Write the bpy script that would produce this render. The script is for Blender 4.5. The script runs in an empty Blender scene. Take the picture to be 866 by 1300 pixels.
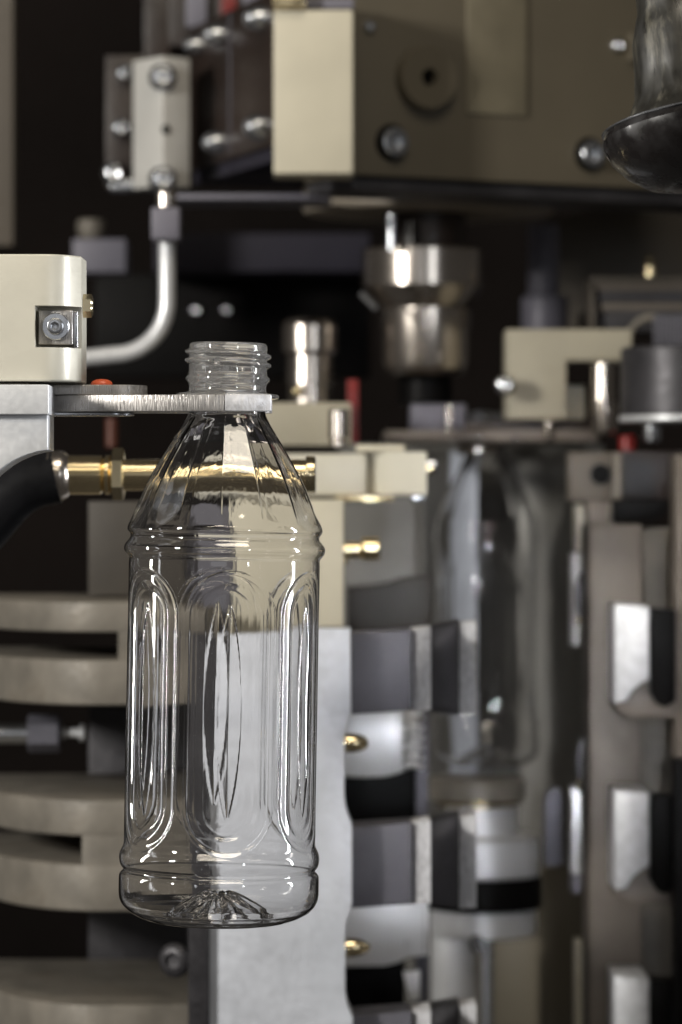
import bpy, bmesh, math, random
import numpy as np
from mathutils import Vector, Matrix
random.seed(7)
sc = bpy.context.scene
C = sc.collection
R = math.radians

# ------------------------------------------------------------------ camera
S = 0.000254          # metres per photograph pixel in the plane of the bottle
D = 1.2               # camera distance to the bottle
HZ = 1.35             # camera height above the hall floor
cam = bpy.data.cameras.new('camera'); camo = bpy.data.objects.new('camera', cam); C.objects.link(camo)
camo.location = (0, -D, HZ); camo.rotation_euler = (R(90), 0, 0)
cam.sensor_fit = 'VERTICAL'; cam.sensor_height = 36; cam.lens = 36*D/(1300*S)
cam.clip_start = 0.05; cam.clip_end = 60
cam.dof.use_dof = True; cam.dof.focus_distance = D-0.012; cam.dof.aperture_fstop = (cam.lens/1000)/0.0088
cam.dof.aperture_blades = 0
sc.camera = camo

# ------------------------------------------------------------------ world and lamps (indoors: hall lamps with added fill and rim lights, no sky)
w = bpy.data.worlds.new('World'); sc.world = w; w.use_nodes = True
bg = w.node_tree.nodes['Background']; bg.inputs[0].default_value = (1.0, 0.93, 0.85, 1); bg.inputs[1].default_value = 0.05
def lamp(name, loc, target, energy, sx, sy, col=(1, 1, 1), spread=180):
    l = bpy.data.lights.new(name, 'AREA'); l.shape = 'RECTANGLE'; l.size = sx; l.size_y = sy
    l.energy = energy; l.color = col; l.spread = R(spread)
    o = bpy.data.objects.new(name, l); C.objects.link(o)
    o.location = Vector(loc)+Vector((0, 0, HZ))
    o.rotation_euler = (Vector(target)-Vector(loc)).to_track_quat('-Z', 'Y').to_euler()
    return o
lamp('key_lamp', (-1.38, -0.98, 0.46), (0.02, 0.40, -0.03), 35, 0.13, 0.24, (1.0, 0.965, 0.90))
lamp('side_lamp', (0.75, -1.35, 0.20), (0.05, 0.4, -0.05), 2.0, 0.05, 0.40, (0.92, 0.96, 1.0))
lamp('mould_fill', (0.10, -1.32, 0.06), (0.085, 0.77, -0.09), 0.042, 0.07, 0.20, (0.90, 0.94, 1.0), 7)  # added narrow beam from beside the camera, brightens the second bottle
lamp('ceiling_lamp', (0.13, -0.42, 1.0), (-0.03, 0.0, 0.0), 5.0, 0.50, 0.36, (1.0, 0.90, 0.74))
lamp('tube_lamp', (-0.10, -1.55, 1.15), (0, 0.2, 0), 3.0, 1.1, 0.05, (1.0, 0.88, 0.68))
lamp('front_fill', (-0.35, -3.6, 0.5), (0, 0.3, 0), 2.0, 1.2, 1.0, (0.95, 0.97, 1.0))  # added frontal fill behind the camera, gives metals a broad reflection
lamp('rim_strip', (0.62, 0.02, 0.05), (-0.04, 0.0, -0.02), 0.45, 0.04, 0.45, (0.95, 0.97, 1.0), 40)  # added beam aimed at the bottle to brighten its right edge
lamp('rim_strip', (-0.66, 0.06, 0.10), (-0.04, 0.0, -0.02), 0.40, 0.04, 0.45, (1.0, 0.97, 0.92), 40)  # added beam aimed at the bottle to brighten its left edge
sc.view_settings.view_transform = 'Standard'; sc.view_settings.look = 'None'
sc.view_settings.exposure = 0; sc.view_settings.gamma = 1
sc.cycles.max_bounces = 20; sc.cycles.transmission_bounces = 18; sc.cycles.glossy_bounces = 6; sc.cycles.diffuse_bounces = 3
sc.cycles.sample_clamp_indirect = 6
sc.cycles.use_denoising = True

# ------------------------------------------------------------------ helpers
def W(px, py, k):
    return Vector(((px-433)*S*k, (k-1)*D, (650-py)*S*k+HZ))
ORIG = {}
def thing(name, label, cat, loc, group=None, yaw=0):
    o = bpy.data.objects.new(name, None); C.objects.link(o); o.empty_display_size = 0.02
    o.location = loc; o.rotation_euler = (0, 0, yaw)
    o['label'] = label; o['category'] = cat
    if group: o['group'] = group
    ORIG[o] = Vector(loc) if yaw == 0 else None          # turned things are built in their own frame
    return o
def finish(name, bm, mat, parent, ang=24, smooth=True):
    me = bpy.data.meshes.new(name); bmesh.ops.recalc_face_normals(bm, faces=bm.faces); bm.to_mesh(me); bm.free()
    if smooth:
        me.polygons.foreach_set('use_smooth', [True]*len(me.polygons)); me.set_sharp_from_angle(angle=R(ang))
    me.materials.append(mat)
    o = bpy.data.objects.new(name, me); C.objects.link(o)
    if parent is not None:
        o.parent = parent
        off = ORIG.get(parent)
        if off is not None: me.transform(Matrix.Translation(-off))
        ORIG[o] = off
    return o
def part(name, bm, mat, parent, **k): return finish(name, bm, mat, parent, **k)
def solo(name, bm, mat, label, cat, group=None, base=None):
    o = finish(name, bm, mat, None)
    if base is None:
        vs = [v.co for v in o.data.vertices]; lo = [min(v[i] for v in vs) for i in range(3)]; hi = [max(v[i] for v in vs) for i in range(3)]
        base = Vector(((lo[0]+hi[0])/2, (lo[1]+hi[1])/2, lo[2]))
    o.data.transform(Matrix.Translation(-base)); o.location = base
    o['label'] = label; o['category'] = cat
    if group: o['group'] = group
    return o
def struct(name, bm, mat):
    o = finish(name, bm, mat, None); o['kind'] = 'structure'; return o
def bev(bm, off, seg=3):
    if off > 0:
        es = [e for e in bm.edges if len(e.link_faces) == 2 and e.calc_face_angle(0) > R(28)]
        bmesh.ops.bevel(bm, geom=es, offset=off, segments=seg, profile=0.5, affect='EDGES', clamp_overlap=True)
    return bm
def poly(pts, vec):
    """solid: a polygon of points swept along vec"""
    bm = bmesh.new()
    a = [bm.verts.new(p) for p in pts]; b = [bm.verts.new(Vector(p)+Vector(vec)) for p in pts]
    n = len(pts); bm.faces.new(a); bm.faces.new(b[::-1])
    for i in range(n): bm.faces.new((a[i], b[i], b[(i+1) % n], a[(i+1) % n]))
    bmesh.ops.recalc_face_normals(bm, faces=bm.faces)
    return bm
def box(x0, y0, x1, y1, k, dep, b=1.2):
    pts = [W(x0, y0, k), W(x1, y0, k), W(x1, y1, k), W(x0, y1, k)]
    return bev(poly(pts, (0, dep, 0)), b*S*k)
def front(pts, k, dep, b=1.0):
    return bev(poly([W(x, y, k) for x, y in pts], (0, dep, 0)), b*S*k)
def lbox(x0, x1, y0, y1, z0, z1, b=0.0006):
    return bev(poly([(x0, y0, z0), (x1, y0, z0), (x1, y1, z0), (x0, y1, z0)], (0, 0, z1-z0)), b)
def plan(pts, z0, z1, b=0.0004):
    return bev(poly([(x, y, z0) for x, y in pts], (0, 0, z1-z0)), b)
def axes(ax):
    ax = Vector(ax).normalized()
    t = Vector((0, 0, 1)) if abs(ax.z) < 0.9 else Vector((0, 1, 0))
    u = ax.cross(t).normalized(); v = ax.cross(u)
    return ax, u, v
def hexr(a): return 1/math.cos(((a+math.pi/6) % (math.pi/3))-math.pi/6)
def lathe(prof, c, ax, seg=48, bm=None, hexes=()):
    ax, u, v = axes(ax); c = Vector(c)
    bm = bm or bmesh.new(); rings = []
    for i, (r, h) in enumerate(prof):
        if r < 1e-7: rings.append([bm.verts.new(c+ax*h)]); continue
        rr = []
        for j in range(seg):
            a = 2*math.pi*j/seg; q = r*(hexr(a) if i in hexes else 1)
            rr.append(bm.verts.new(c+ax*h+u*q*math.cos(a)+v*q*math.sin(a)))
        rings.append(rr)
    for a, b in zip(rings, rings[1:]):
        for j in range(seg):
            q = [a[j % len(a)], a[(j+1) % len(a)], b[(j+1) % len(b)], b[j % len(b)]]
            q = list(dict.fromkeys(q))
            if len(q) > 2: bm.faces.new(q)
    return bm
def vlathe(cx, k, prof, seg=64, kk=None):
    """upright turned piece: prof = (radius px, y px) from top to bottom"""
    c = W(cx, 650, k); p = [(r*S*k, (650-y)*S*k) for r, y in prof]
    if p[0][0] > 1e-7: p = [(0, p[0][1])]+p
    if p[-1][0] > 1e-7: p = p+[(0, p[-1][1])]
    return lathe(p, c, (0, 0, 1), seg)
def hlathe(cy, k, prof, seg=48, hexes=(), bmm=None):
    """turned piece lying along X: prof = (x px, radius px)"""
    c = W(433, cy, k); p = [(r*S*k, (x-433)*S*k) for x, r in prof]; hx = set(hexes)
    if p[0][0] > 1e-7: p = [(0, p[0][1])]+p; hx = {h+1 for h in hx}
    if p[-1][0] > 1e-7: p = p+[(0, p[-1][1])]
    return lathe(p, c, (1, 0, 0), seg, hexes=hx)
def rnd(prof_pts):
    return prof_pts
def screw_bm(c, ax, r, h):
    """socket head screw with hexagonal recess, underside at c"""
    pr = [(0, -0.2*h), (r, -0.2*h), (r, h*0.85), (r*0.93, h*0.97), (r*0.86, h), (r*0.50, h), (r*0.47, h*0.97), (r*0.46, h*0.35), (0, h*0.25)]
    return lathe(pr, c, ax, 36, hexes={5, 6, 7})
def button_bm(c, ax, r, h):
    pr = [(0, -0.2*h), (r, -0.2*h), (r, h*0.25), (r*0.94, h*0.5), (r*0.8, h*0.78), (r*0.6, h*0.97), (r*0.46, h), (r*0.44, h*0.97), (r*0.42, h*0.4), (0, h*0.3)]
    return lathe(pr, c, ax, 36, hexes={6, 7, 8})
def hexbolt_bm(c, ax, r, h):
    pr = [(0, 0), (r, 0), (r, h*0.85), (r*0.9, h), (0, h)]
    return lathe(pr, c, ax, 36, hexes={1, 2})
def tube(pts, r, seg=20, cap=True):
    bm = bmesh.new(); pts = [Vector(p) for p in pts]; rings = []
    prev = None
    for i, p in enumerate(pts):
        d = (pts[min(i+1, len(pts)-1)]-pts[max(i-1, 0)]).normalized()
        if prev is None:
            t = Vector((0, 1, 0)) if abs(d.y) < 0.9 else Vector((1, 0, 0)); u = d.cross(t).normalized()
        else: u = (prev-d*prev.dot(d)).normalized()
        prev = u; v = d.cross(u); q = r[i] if isinstance(r, (list, tuple)) else r
        rings.append([bm.verts.new(p+u*q*math.cos(2*math.pi*j/seg)+v*q*math.sin(2*math.pi*j/seg)) for j in range(seg)])
    for a, b in zip(rings, rings[1:]):
        for j in range(seg): bm.faces.new((a[j], a[(j+1) % seg], b[(j+1) % seg], b[j]))
    if cap: bm.faces.new(rings[0]); bm.faces.new(rings[-1])
    return bm
def arc(cx, cy, r, a0, a1, n):
    return [(cx+r*math.cos(R(a0+(a1-a0)*i/n)), cy+r*math.sin(R(a0+(a1-a0)*i/n))) for i in range(n+1)]

# ------------------------------------------------------------------ materials
def mat(name, col, metal=0.0, rough=0.4, var=0.12, vs=40, bump=0.05, bs=600, stretch=(1, 1, 1), spec=0.5, coat=0, rv=0.12, stain=None, aniso=0):
    m = bpy.data.materials.new(name); m.use_nodes = True; nt = m.node_tree; N = nt.nodes; L = nt.links
    b = N['Principled BSDF']; b.inputs['Metallic'].default_value = metal; b.inputs['Specular IOR Level'].default_value = spec
    b.inputs['Coat Weight'].default_value = coat; b.inputs['Anisotropic'].default_value = aniso
    tc = N.new('ShaderNodeTexCoord'); mp = N.new('ShaderNodeMapping'); mp.inputs['Scale'].default_value = stretch
    L.new(tc.outputs['Object'], mp.inputs[0])
    n1 = N.new('ShaderNodeTexNoise'); n1.inputs['Scale'].default_value = vs; n1.inputs['Detail'].default_value = 5; L.new(tc.outputs['Object'], n1.inputs[0])
    n2 = N.new('ShaderNodeTexNoise'); n2.inputs['Scale'].default_value = bs; n2.inputs['Detail'].default_value = 3; L.new(mp.outputs[0], n2.inputs[0])
    rp = N.new('ShaderNodeValToRGB'); c = Vector(col)
    lo = c*(1-var*1.6); hi = c*(1+var)
    rp.color_ramp.elements[0].position = 0.3; rp.color_ramp.elements[1].position = 0.7
    rp.color_ramp.elements[0].color = (*lo, 1); rp.color_ramp.elements[1].color = (*[min(1, x) for x in hi], 1)
    L.new(n1.outputs[0], rp.inputs[0]); out = rp.outputs[0]
    if stain:
        n3 = N.new('ShaderNodeTexNoise'); n3.inputs['Scale'].default_value = stain[1]; n3.inputs['Detail'].default_value = 8; n3.inputs['Roughness'].default_value = 0.7
        L.new(mp.outputs[0], n3.inputs[0])
        r3 = N.new('ShaderNodeValToRGB'); r3.color_ramp.elements[0].position = 0.52; r3.color_ramp.elements[1].position = 0.72
        L.new(n3.outputs[0], r3.inputs[0])
        mx = N.new('ShaderNodeMix'); mx.data_type = 'RGBA'; L.new(r3.outputs[0], mx.inputs[0]); L.new(out, mx.inputs[6]); mx.inputs[7].default_value = (*stain[0], 1)
        out = mx.outputs[2]
    L.new(out, b.inputs['Base Color'])
    mr = N.new('ShaderNodeMapRange'); mr.inputs[1].default_value = 0.3; mr.inputs[2].default_value = 0.7
    mr.inputs[3].default_value = max(0.02, rough-rv); mr.inputs[4].default_value = min(1, rough+rv)
    L.new(n2.outputs[0], mr.inputs[0]); L.new(mr.outputs[0], b.inputs['Roughness'])
    if bump > 0:
        bp = N.new('ShaderNodeBump'); bp.inputs['Strength'].default_value = bump; bp.inputs['Distance'].default_value = 0.0004
        L.new(n2.outputs[0], bp.inputs['Height']); L.new(bp.outputs[0], b.inputs['Normal'])
    return m
M = {}
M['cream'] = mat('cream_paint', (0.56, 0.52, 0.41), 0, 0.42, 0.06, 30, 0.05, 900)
M['anod'] = mat('anodised_cream', (0.60, 0.575, 0.49), 0.15, 0.40, 0.05, 40, 0.06, 700, (1, 1, 4))
M['olive'] = mat('olive_and_shaded_cream', (0.105, 0.090, 0.064), 0, 0.45, 0.08, 14, 0.05, 700)  # on the upper housing: cream paint with its shade put into the colour
M['cast'] = mat('cast_aluminium', (0.19, 0.172, 0.145), 0.15, 0.55, 0.18, 60, 0.22, 500, stain=((0.14, 0.12, 0.095), 28))  # kept dark so the shade on the levers sits in the colour
M['milled'] = mat('milled_steel', (0.46, 0.44, 0.425), 0.8, 0.42, 0.12, 160, 0.5, 2600, (1, 1, 0.10), rv=0.2)
M['alu'] = mat('brushed_aluminium', (0.68, 0.69, 0.71), 0.4, 0.38, 0.06, 30, 0.10, 900, (1, 1, 0.05))
M['bluealu'] = mat('pale_worn_aluminium', (0.70, 0.73, 0.80), 0.35, 0.48, 0.10, 45, 0.18, 260, stain=((0.46, 0.48, 0.53), 22))
M['roughalu'] = mat('sawn_aluminium', (0.72, 0.72, 0.75), 0.3, 0.42, 0.16, 300, 1.0, 420, (1, 1, 0.5), rv=0.2)
M['greywall'] = mat('grey_mould_steel', (0.145, 0.14, 0.128), 0.3, 0.42, 0.10, 30, 0.08, 600, (1, 1, 0.08))
M['brownsteel'] = mat('brown_grey_steel', (0.15, 0.128, 0.108), 0.35, 0.5, 0.12, 40, 0.12, 420, stain=((0.09, 0.075, 0.062), 24))
M['chrome'] = mat('chrome', (0.64, 0.58, 0.52), 1, 0.24, 0.04, 30, 0.0, 500, rv=0.015)
M['zinc'] = mat('zinc_plated_steel', (0.66, 0.68, 0.72), 1, 0.26, 0.08, 200, 0.0, 800, rv=0.015)
M['brass'] = mat('brass', (0.82, 0.68, 0.42), 1, 0.2, 0.06, 100, 0.0, 700, rv=0.015)
M['nickel'] = mat('nickel_brass', (0.66, 0.56, 0.36), 1, 0.2, 0.06, 100, 0.0, 700, rv=0.015)
M['darksteel'] = mat('blackened_steel', (0.055, 0.053, 0.058), 0.5, 0.42, 0.2, 60, 0.10, 500)
M['slate'] = mat('slate_grey_steel', (0.115, 0.113, 0.135), 0.3, 0.5, 0.10, 60, 0.10, 500)
M['black'] = mat('black_plastic', (0.004, 0.0036, 0.0036), 0, 0.45, 0.2, 60, 0.06, 500, spec=0.08)
M['blackgloss'] = mat('black_gloss_enamel', (0.006, 0.005, 0.005), 0, 0.3, 0.2, 60, 0.05, 200, coat=0.3)
M['worn'] = mat('worn_black_steel', (0.018, 0.017, 0.014), 0.2, 0.38, 0.3, 200, 0.4, 300, (1, 1, 0.15), stain=((0.15, 0.14, 0.11), 90))
M['umber'] = mat('umber_and_shade', (0.045, 0.038, 0.030), 0, 0.5)  # brown of the spacer; on shaded_block it stands for shade
M['plategrey'] = mat('satin_grey_plate', (0.30, 0.29, 0.30), 0.3, 0.45, 0.06, 30, 0.05, 500)
M['creamshade'] = mat('shaded_cream_label', (0.17, 0.15, 0.105), 0, 0.5)  # cream label, darkened to carry the shade on the housing
M['flange'] = mat('brown_flange', (0.30, 0.26, 0.21), 0.1, 0.5)
M['lugalu'] = mat('bright_lug_aluminium', (0.52, 0.53, 0.56), 0.35, 0.5, 0.12, 200, 0.5, 420)
M['backing'] = mat('added_bluish_strip', (0.42, 0.45, 0.52), 0.35, 0.4)  # bright colour for the added strip behind the second bottle
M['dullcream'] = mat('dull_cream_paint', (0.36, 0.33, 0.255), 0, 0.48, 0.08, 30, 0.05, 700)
M['rust'] = mat('rust_orange', (0.085, 0.022, 0.010), 0, 0.5)
M['tanalu'] = mat('tan_aluminium', (0.66, 0.65, 0.62), 0.2, 0.42, 0.06, 40, 0.05, 400)
M['satin'] = mat('satin_aluminium', (0.72, 0.73, 0.75), 0.35, 0.42, 0.05, 30, 0.05, 500)
M['rubber'] = mat('black_rubber', (0.008, 0.008, 0.009), 0, 0.5, 0.2, 80, 0.05, 400, spec=0.06)
M['brownblack'] = mat('brown_black_enamel', (0.030, 0.020, 0.016), 0, 0.40, 0.25, 20, 0.05, 300)
M['violet'] = mat('dark_violet_grey', (0.030, 0.028, 0.040), 0, 0.6, 0.12, 30, 0.05, 300, spec=0.2)
M['lilac'] = mat('lilac_grey', (0.16, 0.155, 0.19), 0.1, 0.5, 0.10, 30, 0.05, 300)
M['red'] = mat('red_plastic', (0.20, 0.012, 0.010), 0, 0.35, 0.1, 60, 0.03, 300)
M['orange'] = mat('orange_plastic', (0.75, 0.13, 0.05), 0, 0.3, 0.1, 300, 0.05, 300)
M['white'] = mat('white_label', (0.62, 0.62, 0.64), 0, 0.5, 0.05, 60, 0.0, 300)
M['back'] = mat('machine_cabinet_dark', (0.012, 0.009, 0.008), 0, 0.8, 0.3, 4, 0.02, 200, spec=0.1)
M['brownwall'] = mat('brown_cover', (0.095, 0.080, 0.063), 0, 0.5, 0.08, 12, 0.04, 300)
# clear PET
def pet():
    m = bpy.data.materials.new('clear_pet'); m.use_nodes = True; nt = m.node_tree; N = nt.nodes; L = nt.links
    b = N['Principled BSDF']; b.inputs['Base Color'].default_value = (0.985, 0.985, 0.99, 1)
    b.inputs['Transmission Weight'].default_value = 1; b.inputs['IOR'].default_value = 1.57; b.inputs['Roughness'].default_value = 0.015
    tc = N.new('ShaderNodeTexCoord'); n = N.new('ShaderNodeTexNoise'); n.inputs['Scale'].default_value = 130; n.inputs['Detail'].default_value = 3
    mp = N.new('ShaderNodeMapping'); mp.inputs['Scale'].default_value = (1, 1, 0.22)
    L.new(tc.outputs['Object'], mp.inputs[0]); L.new(mp.outputs[0], n.inputs[0])
    bp = N.new('ShaderNodeBump'); bp.inputs['Strength'].default_value = 0.10; bp.inputs['Distance'].default_value = 0.0006
    L.new(n.outputs[0], bp.inputs['Height']); L.new(bp.outputs[0], b.inputs['Normal'])
    return m
M['pet'] = pet()
M['petneck'] = pet(); M['petneck'].name = 'clear_pet_neck'
_b = M['petneck'].node_tree.nodes['Principled BSDF']; _b.inputs['Transmission Weight'].default_value = 0.955; _b.inputs['Roughness'].default_value = 0.03

# ------------------------------------------------------------------ setting: the dark inside of the machine cabinet
struct('wall_back', lbox(-1.2, 1.2, 1.9, 1.92, HZ-0.9, HZ+0.9), M['back'])

# ------------------------------------------------------------------ bottle
def sstep(a, b, x):
    t = np.clip((x-a)/(b-a), 0, 1); return t*t*(3-2*t)
def bottle(name, label, base_pt, tilt, nth, step, rs=1.0, spin=0.0, group=None):
    ctl = [(46, 435.5), (48.5, 436.3), (49.5, 438.5), (49.5, 476), (51.5, 478), (54.3, 480.3), (54.3, 482), (51, 485), (49, 489), (49, 496), (50.5, 498.5), (63, 500), (66, 501.5), (66.3, 503.5), (65, 505.5), (51, 507.5), (48.6, 510),
           (48.5, 524), (50, 529), (63, 549), (75, 568), (86.5, 587), (96, 603.5), (105, 622), (113, 641), (119, 657), (123.3, 669), (124.2, 674), (121.5, 678), (119.2, 681), (119.8, 684), (123.8, 688.5), (127, 693), (127.8, 697), (126.8, 702), (123.3, 706.5), (120.4, 709.5), (121.2, 714), (121.2, 740), (121.5, 900),
           (121.5, 1070), (122.2, 1074), (124.5, 1078), (126.6, 1083), (127.3, 1088), (126.8, 1094), (125, 1099.5), (121.5, 1103), (121.3, 1105), (125, 1107.5), (127, 1111), (127.1, 1118), (127.1, 1133), (126, 1141), (122.3, 1149), (115, 1156.5), (104, 1163), (91, 1168), (80, 1170.5), (71, 1171), (65, 1169), (60, 1164.5), (46, 1157), (30, 1151), (14, 1148), (0.01, 1147)]
    c = np.array(ctl, float); seg = np.hypot(*np.diff(c, axis=0).T); sl = np.concatenate([[0], np.cumsum(seg)])
    n = int(sl[-1]/step); t = np.linspace(0, sl[-1], n); r = np.interp(t, sl, c[:, 0]); y = np.interp(t, sl, c[:, 1])
    for _ in range(max(1, int(5/step))):
        r[1:-1] = 0.25*r[:-2]+0.5*r[1:-1]+0.25*r[2:]; y[1:-1] = 0.25*y[:-2]+0.5*y[1:-1]+0.25*y[2:]
    th = np.linspace(-math.pi, math.pi, nth, endpoint=False); TH, Rr = np.meshgrid(th, r); Y = np.repeat(y[:, None], nth, 1)
    rad = Rr.copy()
    # thread: one helix of 1.8 turns
    thr = np.zeros_like(rad); pitch = 11.2; y0 = 444.2
    ph = (TH-R(-172)) % (2*math.pi)
    for turn in (0, 1):
        tt = turn+ph/(2*math.pi); yc = y0+pitch*tt
        fade = sstep(0, 0.06, tt)*(1-sstep(1.72, 1.80, tt))
        slot = 1-0.85*(np.abs(ph-R(158)) < R(5))*(turn == 1)
        thr = np.maximum(thr, 5.3*fade*slot*(1-sstep(1.3, 4.6, np.abs(Y-yc))))
    rad += thr*(Y < 476)*(Y > 438)
    # shoulder flutes
    Nf = 14; a = ((TH-R(-1)+spin) % (2*math.pi/Nf))/(2*math.pi/Nf)*2-1
    fac = (np.abs(a)**1.6)                                    # 1 on the creases, 0 mid facet
    env = sstep(527, 548, Y)*(1-sstep(640, 669, Y))
    rad -= env*rad*0.034*(1-fac)
    # six arched panels with a leaf in each
    Np = 6; pw = 2*math.pi/Np; u = (((TH-R(6)+spin+pw/2) % pw)-pw/2)*121.5
    ya, yb, rc = 781.0, 1018.0, 57.0
    dy = np.where(Y < ya, ya-Y, np.where(Y > yb, Y-yb, 0.0)); d = rc-np.hypot(u, dy)
    inb = (Y > 715) & (Y < 1082)
    dep = 2.6*sstep(-2.5, 4.5, d)+3.6*sstep(13, 25, d)
    v = (Y-898)/134.0; hw = 17*np.clip(1-v*v, 0, None)**0.8
    leaf = np.where((np.abs(v) < 1) & (hw > 0.3), np.clip(1-np.abs(u)/np.maximum(hw, 0.3), 0, 1), 0)
    dep -= 5.8*(0.8*np.power(leaf, 0.85)+0.2*sstep(0, 0.9, leaf))*np.clip(hw/11, 0, 1)
    rad -= dep*inb
    rad += 0.35*np.sin(3*TH+1.0)*sstep(720, 800, Y)*(1-sstep(1000, 1070, Y))
    # star of ribs in the push-up of the base
    bb = (Y > 1140) & (Rr < 68)
    star = np.abs(((TH+0.2) % (2*math.pi/10))/(2*math.pi/10)*2-1)
    Y = Y-np.where(bb, sstep(66, 52, Rr)*sstep(3, 18, Rr)*(star*10-3), 0)
    Y = Y-np.where(bb, 9*(1-sstep(0, 56, Rr)), 0)
    rad = rad*rs
    def grid(rd, yy):
        P = np.empty(rd.shape+(3,)); P[..., 0] = rd*np.sin(TH); P[..., 1] = -rd*np.cos(TH); P[..., 2] = 1168-yy
        return P
    def normals(P):
        du = np.roll(P, -1, 1)-np.roll(P, 1, 1); dv = np.gradient(P, axis=0); nn = np.cross(dv, du)
        l = np.linalg.norm(nn, axis=2, keepdims=True); return -nn/np.maximum(l, 1e-9)
    P = grid(rad, Y); Nn = normals(P)
    if (Nn[n//2, 0]*P[n//2, 0]*np.array([1, 1, 0])).sum() < 0: Nn = -Nn
    tk = np.interp(y, [505, 512, 530, 560, 680, 900, 1100, 1150, 1168], [5.6, 5.4, 4.5, 2.6, 1.8, 1.5, 1.7, 2.0, 2.4])
    tk = np.where((r < 70) & (y > 1140), 3.6, tk)
    wv = 1+0.18*np.sin(2*TH+0.02*Y)
    Pi = P-Nn*(tk[:, None]*wv)[..., None]*rs
    nk = (y < 511)
    Pn = grid(np.where(nk[:, None], 43.0*rs, rad), Y); Pi[nk] = Pn[nk]
    Pi[-1] = P[-1]+np.array([0, 0, 3.6])
    P[:1] = P[:1]; P *= S; Pi *= S
    Ni = -normals(Pi)
    if (Ni[n//2, 0]*Pi[n//2, 0]*np.array([1, 1, 0])).sum() > 0: Ni = -Ni
    root = thing(name, label, 'bottle', base_pt, group, yaw=1e-9)
    root.rotation_euler = (0, tilt, 0)
    ipu = int(np.argmax((r < 62) & (y > 1140)))
    cut = [0]+[int(np.argmin(np.abs(y-q))) for q in (496.5, 509.5, 682, 1104)]+[ipu, n-1]
    made = {}
    for nm, up, i0, i1 in zip(('neck_finish', 'support_ring', 'shoulder', 'body', 'base', 'push_up'), (None, 'neck_finish', None, None, None, 'base'), cut, cut[1:]):
        rows = i1-i0+1
        V = np.concatenate([P[i0:i1+1].reshape(-1, 3), Pi[i0:i1+1].reshape(-1, 3)])
        Nv = np.concatenate([Nn[i0:i1+1].reshape(-1, 3), Ni[i0:i1+1].reshape(-1, 3)])
        ii, jj = np.meshgrid(np.arange(rows-1), np.arange(nth), indexing='ij'); j2 = (jj+1) % nth
        q = np.stack([ii*nth+jj, (ii+1)*nth+jj, (ii+1)*nth+j2, ii*nth+j2], -1).reshape(-1, 4)
        F = [q, q[:, ::-1]+rows*nth]
        if i0 == 0:                                           # rim joins the outside to the inside
            j = np.arange(nth); j2 = (j+1) % nth
            F.append(np.stack([j, j2, rows*nth+j2, rows*nth+j], -1))
        F = np.concatenate(F)
        me = bpy.data.meshes.new(nm); me.vertices.add(len(V)); me.vertices.foreach_set('co', V.ravel())
        me.loops.add(F.size); me.loops.foreach_set('vertex_index', F.ravel().astype(np.int32))
        me.polygons.add(len(F)); me.polygons.foreach_set('loop_start', np.arange(0, F.size, 4, dtype=np.int32))
        me.update(calc_edges=True); me.validate()
        me.polygons.foreach_set('use_smooth', np.ones(len(me.polygons), bool))
        me.normals_split_custom_set_from_vertices(Nv.tolist())
        me.materials.append(M['petneck' if nm in ('neck_finish', 'support_ring') else 'pet'])
        o = bpy.data.objects.new(nm, me); C.objects.link(o); o.parent = made.get(up, root); made[nm] = o
    return root
bt = bottle('plastic_bottle', 'sharp clear plastic bottle with threaded open neck, hanging from the steel gripper fingers', W(277.0, 1168, 1.0), R(1.02), 560, 1.45, group=None)

# ------------------------------------------------------------------ gripper, carriage block
g = thing('bottle_gripper', 'milled steel gripper plate holding the bottle under its neck ring', 'gripper', W(150, 526, 1.0))
cx, cy0 = (290-433)*S, 0.0
def fx(p): return (p-433)*S
zt, zb = W(0, 503, 1).z, W(0, 523.5, 1).z
ri = 49.5*S
fr = [(fx(40), -0.0035), (fx(120), -0.0135), (fx(287), -0.0172), (fx(287.3), -0.0128)]
fr += [(cx+ri*math.cos(R(a)), ri*math.sin(R(a))) for a in (-92, -110, -125, -140, -155, -172)]
fr += [(fx(215), -0.0010), (fx(40), 0.0)]
part('finger', plan(fr, zb, zt, 0.0003), M['milled'], g)
part('finger_tip', plan([(fx(287.7), -0.0172), (fx(345.5), -0.0145), (fx(345.5), -0.0100)]+[(cx+ri*math.cos(R(a)), ri*math.sin(R(a))) for a in (-40, -55, -70, -89)], zb, zt+0.0001, 0.0003), M['roughalu'], g)  # brighter metal puts the right-hand light into the end face
bk = [(x, -yy+0.0006) for x, yy in fr][::-1]
bk = [(x, yy) for x, yy in bk]
part('finger', plan([(fx(40), 0.0012), (fx(215), 0.0012)]+[(cx+ri*math.cos(R(a)), ri*math.sin(R(a))) for a in (172, 155, 140, 125, 110, 90, 70, 55, 40)]+[(fx(340), 0.0100), (fx(345), 0.0145), (fx(287), 0.0172), (fx(120), 0.0135), (fx(40), 0.006)], zb, zt, 0.0003), M['milled'], g)
zt2, zb2 = W(0, 489.5, 1).z, W(0, 502.3, 1).z
dp = arc(fx(150), 0.001, 37*S, -90, 90, 14)
part('pivot_plate', plan([(fx(35), -0.0085)]+dp+[(fx(35), 0.0105)], zb2, zt2, 0.0003), M['milled'], g)
part('lower_plate', plan([(fx(35), -0.006)]+arc(fx(140), 0.002, 30*S, -90, 90, 10)+[(fx(35), 0.009)], W(0, 528, 1).z, zb-0.0001, 0.0002), M['zinc'], g)
part('pivot_cap', lathe([(0, 0), (14*S, 0), (14*S, 3.5*S), (12*S, 6.5*S), (8*S, 8.5*S), (0, 9.5*S)], (fx(129), 0.001, zt2-0.0002), (0, 0, 1), 32), M['orange'], g)

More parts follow.
